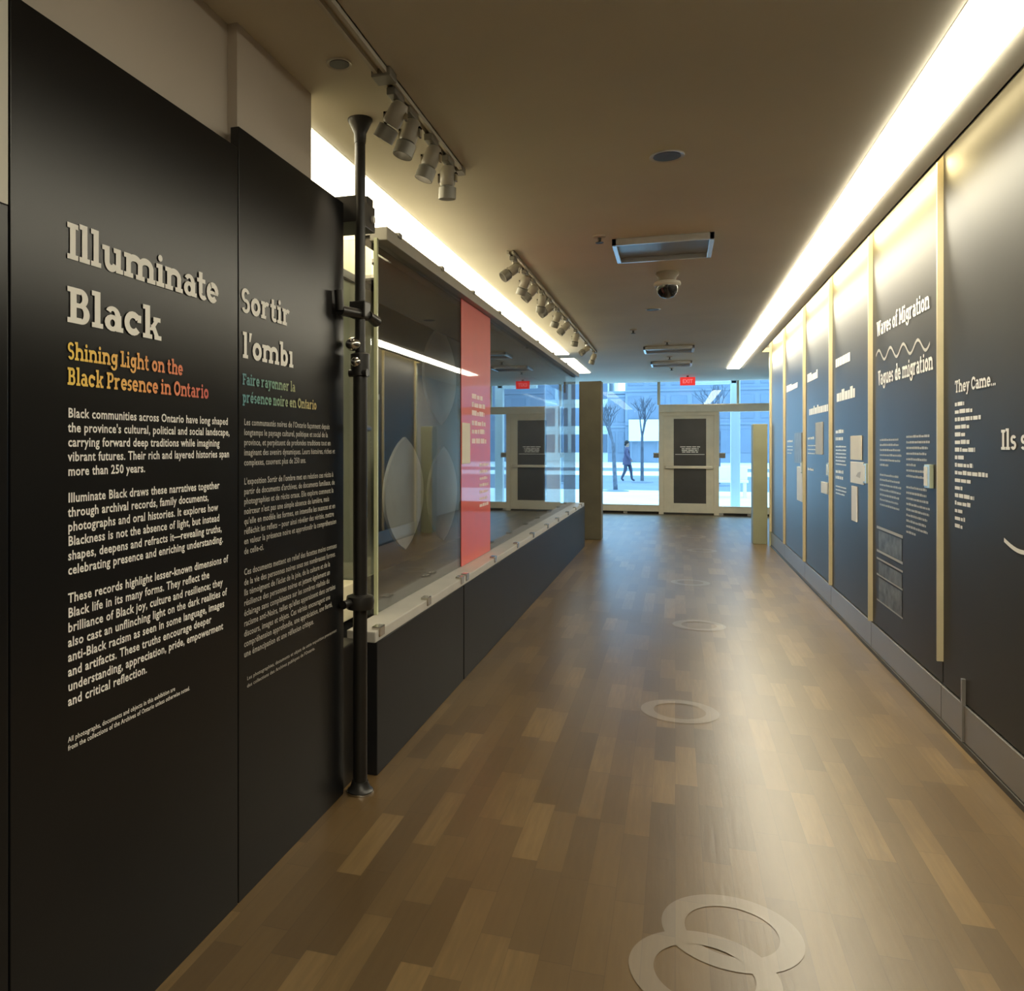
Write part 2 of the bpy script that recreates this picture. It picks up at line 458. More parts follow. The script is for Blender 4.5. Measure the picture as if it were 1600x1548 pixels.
def glyph(ch):
    o, adv = [], 0.5
    b = OV + 0.015
    if ch == 'I': o = stem(b, 0, CAP, 'b', 'b'); adv = W + 2 * b
    elif ch == 'l': o = stem(b, 0, ASC, 'b', 'l'); adv = W + 2 * b
    elif ch in 'iı':
        o = stem(b, 0, XH, 'b', 'l'); adv = W + 2 * b
        if ch == 'i': o += arc(b + W / 2, 0.66, 0.078, 0.078, 0, 360, 0.078)
    elif ch in 'nmhr':
        top = ASC if ch == 'h' else XH
        bb = '' if False else 'b'
        o = stem(b, 0, top, bb, 'l')
        if ch == 'r':
            o += arc(b + W + 0.13, XH - 0.2, 0.20, 0.21, 50, 165, 0.12)
            adv = b + W + 0.31
        else:
            x = b
            for k in range(2 if ch == 'm' else 1):
                o += arc(x + W / 2 + 0.19, XH - 0.2, 0.19 + W / 2, 0.21, 0, 165)
                x2 = x + 0.38
                o += stem(x2, 0, XH - 0.18, 'b', '')
                x = x2
            adv = x + W + b
    elif ch == 'u':
        o = stem(b, 0.2, XH, '', 'l') + arc(b + 0.2, 0.2, 0.2, 0.21, 180, 345)
        o += stem(b + 0.34, 0, XH, 'r', 'l'); adv = b + 0.34 + W + b
    elif ch == 'a':
        o = arc(0.24, 0.17, 0.215, 0.18, 0, 360, W, 0.1) + R_list(R(0.335, 0, 0.335 + W, 0.36)) + R_list(R(0.335, 0, 0.54, SB))
        o += arc(0.245, XH - 0.185, 0.215, 0.195, 0, 150, W, 0.1); adv = 0.55
    elif ch == 't':
        o = [R(0.09, 0.16, 0.09 + W, 0.68), R(0.01, XH - SB, 0.36, XH)] + arc(0.27, 0.16, 0.18, 0.17, 180, 320, 0.115); adv = 0.42
    elif ch in 'eéc':
        o = arc(0.275, 0.26, 0.255, 0.27, 0 if ch != 'c' else 35, 320)
        if ch == 'c': o += [R(0.40, 0.30, 0.515, 0.47)]
        else: o += [R(0.08, 0.215, 0.53, 0.30)]
        if ch == 'é': o += [[(0.22, 0.58), (0.32, 0.58), (0.44, 0.74), (0.31, 0.74)]]
        adv = 0.555
    elif ch == 'o': o = arc(0.285, 0.26, 0.265, 0.27, 0, 360); adv = 0.57
    elif ch == 'O': o = arc(0.36, 0.36, 0.335, 0.37, 0, 360); adv = 0.72
    elif ch == 'C': o = arc(0.36, 0.36, 0.335, 0.37, 40, 320) + [R(0.53, 0.44, 0.645, 0.64)]; adv = 0.68
    elif ch in 'Ss':
        h = CAP if ch == 'S' else XH
        r = h / 4 + 0.028
        rx = 0.225 if ch == 'S' else 0.19
        cx = rx + 0.03
        ww = W * 0.95
        o = arc(cx, h - r, rx, r, 25, 270, ww, 0.105) + arc(cx, r, rx, r, -155, 90, ww, 0.105)
        adv = 2 * rx + 0.06
    elif ch == 'B':
        o = stem(b, 0, CAP, 'l', 'l') + [R(b, 0, 0.36, SB + .02), R(b, CAP - SB - .02, 0.34, CAP), R(b, 0.325, 0.36, 0.42)]
        o += arc(0.35, 0.21, 0.21, 0.21, -90, 90, W, 0.1) + arc(0.33, 0.53, 0.19, 0.19, -90, 90, W, 0.1); adv = 0.60
    elif ch == 'P':
        o = stem(b, 0, CAP, 'b', 'l') + [R(b, CAP - SB - .02, 0.34, CAP), R(b, 0.28, 0.34, 0.375)] + arc(0.34, 0.5, 0.22, 0.22, -90, 90, W, 0.1); adv = 0.59
    elif ch == 'L':
        o = stem(b, 0, CAP, 'l', 'b') + [R(b, 0, 0.5, SB + .015), R(0.40, 0, 0.5, 0.22)]; adv = 0.53
    elif ch == 'F':
        o = stem(b, 0, CAP, 'b', 'l') + [R(b, CAP - SB - .015, 0.54, CAP), R(0.44, 0.5, 0.54, CAP), R(b, 0.31, 0.42, 0.40)]; adv = 0.56
    elif ch == 'T':
        o = stem(0.245, 0, CAP, 'b', '') + [R(0.02, CAP - SB - .015, 0.595, CAP), R(0.02, 0.5, 0.12, CAP), R(0.495, 0.5, 0.595, CAP)]; adv = 0.62
    elif ch == 'k':
        o = stem(b, 0, ASC, 'b', 'l') + diag(0.20, 0.2, 0.40, 0.47, 0.13) + diag(0.40, 0.04, 0.25, 0.33, 0.14)
        o += [R(0.34, XH - SB, 0.57, XH), R(0.37, 0, 0.60, SB)]; adv = 0.60
    elif ch in 'bd':
        x = b if ch == 'b' else b + 0.34
        o = stem(x, 0, ASC, 'l' if False else ('' if ch == 'b' else 'r'), 'l') + arc(b + 0.235, 0.26, 0.235, 0.27, 0, 360); adv = b + 0.34 + W + 0.05
    elif ch == 'p':
        o = stem(b, DSC, XH, 'b', 'l') + arc(b + 0.235, 0.26, 0.235, 0.27, 0, 360); adv = b + 0.50
    elif ch == 'g':
        o = arc(0.27, 0.285, 0.235, 0.245, 0, 360) + [R(0.375, -0.03, 0.375 + W, XH), R(0.375, XH - SB, 0.56, XH)]
        o += arc(0.255, -0.03, 0.245, 0.185, 180, 360, W, 0.095); adv = 0.58
    elif ch in 'yv':
        o = diag(0.20, 0, 0.06, XH) + diag(0.20, 0, 0.36, XH, 0.12) + [R(0.0, XH - SB, 0.235, XH), R(0.31, XH - SB, 0.55, XH)]
        if ch == 'y': o += diag(0.10, DSC, 0.21, 0.05, 0.12) + [R(0.02, DSC, 0.2, DSC + SB)]
        adv = 0.55
    elif ch in 'WV':
        o = []
        for k in range(2 if ch == 'W' else 1):
            x = 0.05 + 0.33 * k
            o += diag(x + 0.15, 0, x, CAP) + diag(x + 0.15, 0, x + 0.33, CAP, 0.11)
        e = 0.05 + 0.33 * (2 if ch == 'W' else 1)
        o += [R(0.0, CAP - SB, 0.24, CAP), R(e - 0.09, CAP - SB, e + 0.18, CAP)]; adv = e + 0.18
    elif ch == 'M':
        o = stem(b, 0, CAP, 'b', 'l') + stem(b + 0.52, 0, CAP, 'b', 'r') + diag(b + 0.26, 0.15, b, CAP, 0.13) + diag(b + 0.26, 0.15, b + 0.52, CAP, 0.13); adv = b * 2 + 0.52 + W
    elif ch == 'f':
        o = stem(0.11, 0, 0.58, 'b', '') + arc(0.29, 0.58, 0.18, 0.18, 40, 180, 0.115) + [R(0.01, XH - SB, 0.36, XH)]; adv = 0.40
    elif ch in "'’": o = [[(0.05, 0.5), (0.12, 0.5), (0.2, 0.76), (0.06, 0.76)]]; adv = 0.22
    elif ch == '…': o = [q for k in range(3) for q in arc(0.1 + 0.22 * k, 0.07, 0.075, 0.075, 0, 360, 0.075)]; adv = 0.68
    elif ch == ' ': adv = 0.24
    return o, adv


def R_list(r):
    return [r]


def slab_line(text):
    polys, x = [], 0.0
    for ch in text:
        o, adv = glyph(ch)
        polys += [[(px + x, py) for px, py in q] for q in o]
        x += adv
    return polys, x


FONT_CACHE = {}


def font_polys(text, bold=0.018):
    """Outline letters of the built-in sans face as triangles/quads in line units (cap height 1)."""
    key = (text, bold)
    if key in FONT_CACHE: return FONT_CACHE[key]
    cu = bpy.data.curves.new('line', 'FONT')
    cu.body = text; cu.size = 1.0; cu.offset = bold; cu.resolution_u = 2
    cu.space_character = 1.06
    ob = bpy.data.objects.new('line', cu)
    COL.objects.link(ob)
    dg = bpy.context.evaluated_depsgraph_get()
    me = bpy.data.meshes.new_from_object(ob.evaluated_get(dg))
    vs = [(v.co.x, v.co.y) for v in me.vertices]
    polys = [[vs[i] for i in p.vertices] for p in me.polygons]
    bpy.data.objects.remove(ob); bpy.data.curves.remove(cu); bpy.data.meshes.remove(me)
    w = max((v[0] for v in vs), default=0)
    FONT_CACHE[key] = (polys, w)
    return polys, w


FCAP = 0.73   # cap height of the built-in face at size 1 (measured)


def left_map(x, y0, z0, sx, sz):
    return lambda p: (x, y0 + p[0] * sx, z0 + p[1] * sz)


def right_map(x, y0, z0, sx, sz):
    return lambda p: (x, y0 - p[0] * sx, z0 + p[1] * sz)


def lettering(name, m, parent, lines, face='sans', bold=0.018, lift=1):
    """lines: (text, map function) ; one mesh."""
    mb = MB()
    for text, fn in lines:
        polys, _ = slab_line(text) if face == 'slab' else font_polys(text, bold)
        for k, q in enumerate(polys):
            pts = [Vector(fn(p)) for p in q]
            if face == 'slab':      # each cut piece a hair's breadth above the last, so that pieces do not lie in one plane
                for p in pts: p.x += lift * (k % 150) * 1.2e-5
            mb.poly(pts)
    return mb.build(name, m, parent, normals=False)


def word_bars(mb, fn_y, z, width, height, x, seed, dirn=-1):
    """A line of tiny unreadable print: a run of uneven word-length dashes."""
    rnd = random.Random(seed)
    pos = 0.0
    while pos < width - 1e-3:
        w = min(rnd.uniform(1.2, 4.5) * height, width - pos)
        y0 = fn_y + dirn * pos; y1 = fn_y + dirn * (pos + w)
        h = height * rnd.uniform(0.8, 1.1)
        mb.poly([(x, y0, z), (x, y1, z), (x, y1, z + h), (x, y0, z + h)])
        pos += w + height * 0.5


# ------------------------------------------------------------------ the room
LX, RX, H = -1.32, 1.35, 2.82
structure(MB().box(-5, 3, -3, 18.45, -0.2, 0).build('floor', M['floor']))
c = MB()
c.box(-1.5, 0.87, -3, 18.3, H, H + .06)
c.box(-5, -1.5, -3, 2.93, H, H + .06)
c.box(-5, -1.8, 2.93, 15.5, H, H + .06)
c.box(-1.8, -1.5, 12.3, 12.9, H, H + .06)
c.box(-5, -1.5, 15.5, 18.3, H, H + .06)
c.box(0.87, 1.075, 15.4, 18.3, H, H + .06)
c.box(1.075, 1.20, -3, 15.4, H, H + .03)
c.box(1.19, 1.205, -3, 12.9, H, 3.12)
c.box(1.075, 3, 12.9, 18.3, H + .001, H + .06)
c.box(-5, 3, -3, 18.6, 3.16, 3.3)  # unseen slab added over everything to keep the sky light out
structure(c.build('ceiling', M['ceiling']))
structure(MB().box(RX, 1.6, -3, 12.88, 0, 3.16).build('wall_right', M['rpanel']))
structure(MB().box(1.95, 2.1, 12.88, 18.3, 0, 2.82).box(1.6, 1.95, 12.7, 12.88, 0, 2.82).build('wall_right_far', M['taupe']))
structure(MB().box(-5, 3, -3.15, -3, 0, 3.16).build('wall_back', M['grey_wall']))
structure(MB().box(-1.6, -1.385, -3, 2.36, 0, H).build('wall_left', M['taupe']))
structure(MB().box(-1.85, -1.35, 2.35, 2.915, 0, H).build('wall_left_bulkhead', M['taupe']))
w = MB(); w.box(-2.0, -1.86, 2.9, 12.3, 0, 2.46); w.box(-2.0, -1.86, 4.97, 12.3, 2.46, H)
structure(w.build('wall_left_recess', M['olive']))
structure(MB().box(-2.0, -1.86, 2.915, 4.965, 2.475, H).build('wall_left_recess_upper', M['cream']))
structure(MB().box(-1.86, -1.83, 2.92, 3.70, 2.42, 2.475).build('trim_1', M['rail']))
structure(MB().box(-5.1, -5, -3, 18.3, 0, H).build('wall_left_far', M['taupe']))

# left posts and the slim pale upright at the end of the right wall
structure(MB().box(-1.43, -1.09, 12.95, 13.25, 0, 2.46, .01).build('column_left', M['column']))
structure(MB().box(1.10, 1.30, 13.1, 13.4, 0, 1.78, .008).build('column_right', M['post']))
structure(MB().box(1.305, 1.345, 12.89, 12.93, 0, 2.80).build('trim_2', M['glass_edge']))

# ------------------------------------------------------------------ ceiling light strips
def strip(x0, x1, y0, y1, label, glow):
    t = thing('strip_light', ((x0 + x1) / 2, (y0 + y1) / 2, H), label, 'light')
    MB().box(x0 + .004, x1 - .004, y0, y1, H - .012, H + .02).build('diffuser', M[glow], t)
    f = MB()
    f.box(x0 - .012, x0 + .004, y0, y1, H - .001, H + .05); f.box(x1 - .004, x1 + .012, y0, y1, H - .001, H + .05)
    f.build('trim_frame', M['white_metal'], t)
    return t
strip(0.87, 1.075, -2.9, 15.38, 'long bright ceiling light strip running along the right wall', 'strip')
strip(-1.80, -1.50, 2.93, 12.28, 'long bright ceiling light strip above the glass display case', 'cove')
strip(-1.80, -1.50, 12.92, 15.48, 'short bright ceiling light strip beyond the case above the dark column', 'cove')

# hidden wall-wash tubes above the right wall
for y0, y1, m_, lab in ((-2.9, 4.85, 'wash_near', 'concealed warm tube light in the slot over the nearest right wall panel'),
                        (4.95, 12.8, 'wash', 'concealed warm tube light in the slot over the far right wall panels')):
    t = thing('wall_wash_light', (1.235, (y0 + y1) / 2, 2.96), lab, 'light')
    MB().cyl((1.235, y0, 2.955), (1.235, y1, 2.955), .014, seg=12).build('tube', M[m_], t)
    b_ = MB()
    b_.box(1.206, 1.225, y0, y1, 2.99, 3.03)
    b_.box(1.206, 1.264, y0, y1, 3.03, 3.045)
    b_.build('bracket', M['white_metal'], t)

# ------------------------------------------------------------------ left text panels
def text_panel(name, y0, y1, top, label, x=LX):
    t = thing(name, (x - .015, (y0 + y1) / 2, 0), label, 'display panel')
    MB().box(x - .03, x, y0, y1, 0, top, .002).build('board', M['panel'], t)
    return t


pe = text_panel('text_panel', 1.372, 2.302, 2.395, 'tall black panel headed Illuminate Black in large cream slab letters')
pf = text_panel('text_panel', 2.308, 3.17, 2.465, 'tall black panel with French text headed Sortir beside the black pole')
ps = text_panel('side_panel', 0.35, 1.366, 1.95, 'lower plain black panel at the left edge under the pale grey wall')
structure(MB().box(-1.385, -1.352, -3, 1.368, 0, 1.95).box(-1.385, -1.3225, -3, 1.368, 1.952, H).build('wall_left_pale', M['grey_wall']))
TX = LX + .0022


def fit_slab(text, y0, y1, z, cap):
    _, wdt = slab_line(text)
    return (text, left_map(TX, y0, z, (y1 - y0) / wdt, cap / CAP))


lettering('heading', M['ink'], pe, [fit_slab('Illuminate', 1.535, 2.184, 1.878, .083)], 'slab')
lettering('heading', M['ink'], pe, [fit_slab('Black', 1.535, 1.893, 1.733, .082)], 'slab')
lettering('subtitle', M['subtitle_warm'], pe, [fit_slab('Shining Light on the', 1.537, 1.996, 1.648, .040)], 'slab')
lettering('subtitle', M['subtitle_warm'], pe, [fit_slab('Black Presence in Ontario', 1.537, 2.127, 1.590, .040)], 'slab')
lettering('heading', M['ink'], pf, [fit_slab('Sortir', 2.318, 2.668, 1.878, .080)], 'slab')
lettering('heading', M['ink'], pf, [fit_slab('l’ombı', 2.328, 2.693, 1.733, .080)], 'slab')
lettering('subtitle', M['subtitle_cool'], pf, [fit_slab('Faire rayonner la', 2.328, 2.707, 1.647, .036)], 'slab')
lettering('subtitle', M['subtitle_cool'], pf, [fit_slab('présence noire en Ontario', 2.328, 2.892, 1.590, .036)], 'slab')

EN = [
    (1.516, .0333, ["Black communities across Ontario have long shaped", "the province's cultural, political and social landscape,", "carrying forward deep traditions while imagining", "vibrant futures. Their rich and layered histories span", "more than 250 years."]),
    (1.322, .0330, ["Illuminate Black draws these narratives together", "through archival records, family documents,", "photographs and oral histories. It explores how", "Blackness is not the absence of light, but instead", "shapes, deepens and refracts it—revealing truths,", "celebrating presence and enriching understanding."]),
    (1.093, .0336, ["These records highlight lesser-known dimensions of", "Black life in its many forms. They reflect the", "brilliance of Black joy, culture and resilience; they", "also cast an unflinching light on the dark realities of", "anti-Black racism as seen in some language, images", "and artifacts. These truths encourage deeper", "understanding, appreciation, pride, empowerment", "and critical reflection."]),
]
FR = [
    (1.518, .0325, ["Les communautés noires de l'Ontario façonnent depuis", "longtemps le paysage culturel, politique et social de la", "province, et perpétuent de profondes traditions tout en", "imaginant des avenirs dynamiques. Leurs histoires, riches et", "complexes, couvrent plus de 250 ans."]),
    (1.327, .0320, ["L'exposition Sortir de l'ombre met en relation ces récits à", "partir de documents d'archives, de documents familiaux, de", "photographies et de récits oraux. Elle explore comment la", "noirceur n'est pas une simple absence de lumière, mais", "qu'elle en modèle les formes, en intensifie les nuances et en", "réfléchit les reflets – pour ainsi révéler des vérités, mettre", "en valeur la présence noire et approfondir la compréhension", "de celle-ci."]),
    (1.036, .0330, ["Ces documents mettent en relief des facettes moins connues", "de la vie des personnes noires sous ses nombreuses formes.", "Ils témoignent de l'éclat de la joie, de la culture et de la", "résilience des personnes noires et jettent également un", "éclairage sans complaisance sur les sombres réalités du", "racisme anti-Noirs, telles qu'elles apparaissent dans certains", "discours, images et objets. Ces vérités encouragent une", "compréhension approfondie, une appréciation, une fierté,", "une émancipation et une réflexion critique."]),
]


def paragraphs(blocks, y0, ref_text, ref_w, cap, name, m_, parent, bold):
    sx = ref_w / font_polys(ref_text, bold)[1]
    for z, dz, lines in blocks:
        lettering(name, m_, parent, [(s, left_map(TX, y0, z - i * dz, sx, cap / FCAP)) for i, s in enumerate(lines)], bold=bold)


paragraphs(EN, 1.539, EN[0][2][3], .706, .0225, 'body_text', M['ink'], pe, .022)
paragraphs(FR, 2.338, FR[0][2][3], .735, .0215, 'body_text', M['ink_dim'], pf, .012)
paragraphs([(.775, .0185, ["All photographs, documents and objects in this exhibition are", "from the collections of the Archives of Ontario unless otherwise noted."])], 1.539,
           "from the collections of the Archives of Ontario unless otherwise noted.", .49, .0125, 'footnote_text', M['ink'], pe, .012)
paragraphs([(.694, .0240, ["Les photographies, documents et objets de cette exposition proviennent", "des collections des Archives publiques de l'Ontario."])], 2.357,
           "Les photographies, documents et objets de cette exposition proviennent", .735, .0125, 'footnote_text', M['ink_dim'], pf, .006)

# ------------------------------------------------------------------ glass display case
CY0, CY1 = 3.74, 12.05
case = thing('display_case', (-1.55, (CY0 + CY1) / 2, 0), 'long wall display case with glass front above a low black base', 'display case')
MB().box(-1.85, -1.25, 3.385, 4.925, 0, .585, .004).build('base_panel', M['base'], case)
MB().box(-1.85, -1.25, 4.945, 12.05, 0, .585, .004).build('base_panel', M['base'], case)
MB().box(-1.84, -1.262, 4.92, 4.95, 0, .58).build('joint_strip', M['dark'], case)
MB().box(-1.395, -1.258, 3.385, 12.05, .582, .632, .006).build('ledge', M['ledge'], case)
MB().box(-1.845, -1.396, 3.74, 12.05, .582, .632).build('case_floor', M['case_dark'], case)
for y in [3.46, 4.2, 4.92, 5.05, 5.9, 6.8, 7.6, 8.5, 9.3, 10.2, 11.0, 11.7]:
    MB().box(-1.292, -1.252, y - .035, y + .035, .60, .645, .004).build('ledge_clip', M['chrome'], case)
MB().box(-1.388, -1.38, 3.745, 5.343, .625, 2.46).build('glass_pane', M['glass'], case)
MB().box(-1.388, -1.38, 5.349, 12.03, .625, 2.46).build('glass_pane', M['glass'], case)
MB().box(-1.392, -1.376, 3.722, 3.742, .634, 2.46).build('glass_edge', M['glass_edge'], case)
MB().box(-1.83, -1.41, 3.726, 3.736, .63, 2.46).build('end_pane', M['glass'], case)
tr_ = MB(); tr_.box(-1.42, -1.33, 3.74, 12.05, 2.45, 2.515, .004)
tr_.build('top_rail', M['rail'], case)
MB().box(-1.85, -1.42, 4.70, 12.05, 2.48, 2.50).box(-1.62, -1.42, 4.30, 4.70, 2.48, 2.50).box(-1.50, -1.42, 3.74, 4.30, 2.48, 2.50).build('lid', M['ledge'], case)
MB().box(-1.85, -1.42, 4.70, 12.04, 2.468, 2.479).box(-1.62, -1.42, 4.30, 4.70, 2.468, 2.479).box(-1.50, -1.42, 3.75, 4.30, 2.468, 2.479).build('lid_lining', M['case_dark'], case)
MB().box(-1.85, -1.835, 4.96, 12.05, .632, 2.465).build('back_panel', M['case_dark'], case)
MB().box(-1.85, -1.835, 3.76, 4.95, .632, 2.43).build('back_panel', M['olive'], case)
MB().box(-1.85, -1.825, 3.76, 4.95, 2.43, 2.475).build('back_rail', M['dark'], case)
for y in (3.9, 4.7, 5.5, 6.4, 7.3, 8.3, 9.4, 10.6):
    MB().box(-1.345, -1.322, y, y + .05, 2.50, 2.525, .003).build('rail_clip', M['grey_metal'], case)

MB().box(-1.525, -1.515, 4.12, 12.0, 2.22, 2.468).build('view_block_skirt', M['case_dark'], case)  # added dark strip, keeps the lit cream wall out of the front view

# red graphic on the case glass, oval boards inside the case
rb = thing('red_graphic', (-1.378, 5.83, .64), 'tall narrow red graphic strip on the front of the case glass', 'graphic panel')
MB().box(-1.3795, -1.3755, 5.36, 6.27, .636, 2.448, .001).build('board', M['red'], rb)
tb = MB()
for i, (z, w_) in enumerate([(1.79, .34), (1.73, .42), (1.67, .40), (1.60, .44), (1.54, .42), (1.47, .46)]):
    word_bars(tb, 5.66, z, w_, .034, -1.3750, i, dirn=1)
tb.build('printed_heading', M['pink_ink'], rb)
tb = MB()
for i in range(7):
    word_bars(tb, 5.9, 1.30 - i * .05, .30 - .02 * (i % 3), .022, -1.3750, 40 + i, dirn=1)
tb.build('printed_text', M['pink_ink'], rb)
wl = tag(MB().box(-1.3758, -1.372, 5.37, 5.60, 1.33, 1.61, .001).build('label_card', M['paper']), 'small pale label card stuck over the left edge of the red graphic', 'card')


def lens_outline(x, yc, zc, hw, hh, n=16):
    """Pointed oval: two arcs meeting at top and bottom."""
    pts = []
    for s in (1, -1):
        for i in range(n):
            t = -1 + 2 * i / n
            pts.append((x, yc + s * hw * (1 - t * t) ** .8, zc + s * t * hh))
    return pts


for yc, zc, hw, hh, lab in ((5.12, 1.14, .40, .37, 'pale pointed oval board in the case, left of the other two'),
                            (5.98, 1.98, .44, .37, 'pale pointed oval board hung high in the case beside the red graphic'),
                            (6.05, 1.09, .40, .36, 'pale pointed oval board low in the case half behind the red graphic')):
    t = thing('oval_board', (-1.70, yc, zc), lab, 'display board', 'pointed oval boards in the case')
    MB().slab(lens_outline(-1.71, yc, zc, hw, hh), (.02, 0, 0)).build('board', M['oval'], t)
    MB().cyl((-1.835, yc, zc), (-1.711, yc, zc), .012, seg=10).build('mounting_pin', M['grey_metal'], t)

# dark lintel over the gap, low black block and cream block in the gap
lin = thing('lintel_box', (-1.43, 3.29, 2.39), 'black box beam bridging the gap above the pole clamps', 'beam')
MB().box(-1.60, -1.265, 3.185, 3.40, 2.39, 2.50, .004).build('box', M['black_metal'], lin)
MB().box(-1.34, -1.27, 3.32, 3.39, 2.50, 2.535, .003).build('bracket', M['black_metal'], lin)
MB().lathe([(.0, 0), (.016, 0), (.016, .01), (.0, .014)], (-1.264, 3.36, 2.44), mtx=Matrix.Rotation(math.radians(90), 4, 'Y')).build('white_stud', M['ink'], lin)  # small white stud at the beam end
tag(MB().box(-1.75, -1.335, 3.18, 3.375, 0, .60, .006).build('plinth_block', M['black_metal']), 'black block on the floor behind the foot of the black pole', 'block')
cb = MB(); cb.box(-1.80, -1.46, 3.20, 3.70, .635, .80, .006); cb.box(-1.62, -1.58, 3.20, 3.70, .80, .84, .004)
tag(cb.build('cream_block', M['cream']), 'cream block lying in the gap just left of the glass case', 'block')

# ------------------------------------------------------------------ black tension pole
PXY = (-1.260, 3.205)
pole = thing('tension_pole', (PXY[0], PXY[1], 0), 'black floor to ceiling tension pole between the French panel and the case', 'pole')
px, py = PXY
MB().cyl((px, py, .03), (px, py, 1.80), .030, seg=24).build('outer_tube', M['black_metal'], pole, True)
MB().cyl((px, py, 1.78), (px, py, H - .04), .022, seg=24).build('inner_tube', M['black_metal'], pole, True)
MB().lathe([(.024, -.10), (.026, -.06), (.045, -.02), (.052, -.008), (.052, 0)], (px, py, H)).build('ceiling_pad', M['black_metal'], pole, True)
fp = MB().lathe([(.055, .0), (.055, .012), (.042, .022), (.034, .05)], (px, py, 0)).build('foot_pad', M['black_metal'], pole, True)
MB().lathe([(.0565, .001), (.0575, .005), (.0565, .009)], (px, py, 0)).build('foot_rim', M['chrome'], pole, True)
MB().lathe([(.031, -.05), (.040, -.045), (.040, .045), (.031, .05)], (px, py, 1.79)).build('locking_collar', M['black_metal'], pole, True)
kn = MB(); kn.sphere((px - .02, py - .03, 1.875), .032, (1, 1, .9)); kn.sphere((px - .005, py - .035, 1.80), .022)
kn.build('collar_knob', M['chrome'], pole, True)
MB().cyl((px - .04, py - .02, 1.755), (px + .04, py - .02, 1.755), .016, seg=14).build('locking_lever', M['black_metal'], pole, True)
cc = MB(); cc.box(px - .035, px + .035, py - .035, py + .035, 1.985, 2.055, .006)
cc.build('clamp', M['black_metal'], pole)
ca = MB(); ca.cyl((px + .02, py + .03, 2.0), (px - .032, py - .14, 2.0), .022, seg=14); ca.cyl((px - .032, py - .14, 2.0), (px - .034, py - .15, 2.08), .018, seg=14)
ca.build('clamp_arm', M['black_metal'], pole, True)
MB().cyl((px + .03, py + .02, 2.0), (px + .035, py + .10, 1.985), .018, .024, seg=14).build('clamp_knob', M['black_metal'], pole, True)
MB().cyl((px, py + .03, 1.53), (px - .06, py + .26, 1.53), .014, seg=12).build('spacer_arm', M['black_metal'], pole, True)
MB().lathe([(.031, -.035), (.056, -.03), (.060, .0), (.056, .022), (.034, .03)], (px, py, .80)).build('lower_collar', M['black_metal'], pole, True)
MB().cyl((px - .02, py - .03, .80), (px - .036, py - .10, .80), .014, .018, seg=12).build('lower_knob', M['black_metal'], pole, True)

# ------------------------------------------------------------------ right wall panels
edges = [3.30, 4.90, 6.50, 8.06, 9.62, 11.30, 12.86]
RT = RX - .022
PN = ['nearest dark right wall panel with a long list under They Came',
      'dark right wall panel headed Waves of Migration over two text columns',
      'dark right wall panel with two stacked papers beside short text lines',
      'dark right wall panel with a small white card, fourth from the front',
      'dark right wall panel with a narrow white strip, fifth from the front',
      'farthest dark right wall panel next to the pale upright']
panels = []
for i in range(6):
    y0, y1 = edges[i], edges[i + 1]
    t = thing('wall_panel', (RX - .01, (y0 + y1) / 2, 0), PN[i], 'display panel', 'tall panels along the right wall')
    MB().box(RX - .02, RX, y0 + .006, y1 - .012, .215, 3.08, .002).build('board', M['rpanel'], t)
    MB().box(RX - .028, RX, y0 + .004, y1 - .004, .03, .205, .002).build('plinth', M['plinth'], t)
    MB().box(RX - .048, RX, y1 - .010, y1 + .004, .33 if i == 0 else .215, 3.06).build('edge_fin', M['fin'], t)
    panels.append(t)
MB().box(RX - .036, RX - .02, 4.545, 4.565, .03, .33).build('joint_strip', M['plinth'], panels[0])
MB().box(RX - .035, RX - .0, 3.31, 12.85, 0.0, .026).build('baseboard_right', M['dark'])['kind'] = 'structure'


def rslab(text, y0, y1, z, cap):
    _, wdt = slab_line(text)
    return (text, right_map(RT, y0, z, (y0 - y1) / wdt, cap / CAP))


lettering('heading', M['ink'], panels[0], [rslab('They Came…', 4.70, 4.15, 1.715, .060)], 'slab', lift=-1)
mb = MB()
lens = [.11, .20, .29, .17, .12, .17, .23, .11, .21, .36, .19, .09, .22, .18, .09, .12, .09]
for i, w_ in enumerate(lens):
    word_bars(mb, 4.70, 1.648 - i * .0375, w_ * 1.25, .019, RT, 100 + i)
mb.build('name_list', M['ink'], panels[0])
lettering('heading', M['ink'], panels[0], [rslab('Ils sont', 4.095, 3.55, 1.435, .085)], 'slab', lift=-1)
wl_ = MB()
for k in range(10):
    a, b_ = k / 10, (k + 1) / 10
    za = 1.045 - .03 * math.sin(a * 3.1); zb = 1.045 - .03 * math.sin(b_ * 3.1)
    ya, yb = 4.06 - .35 * a, 4.06 - .35 * b_
    wl_.poly([(RT, ya, za), (RT, yb, zb), (RT, yb, zb + .018), (RT, ya, za + .018)])
wl_.build('drawn_line', M['ink'], panels[0])

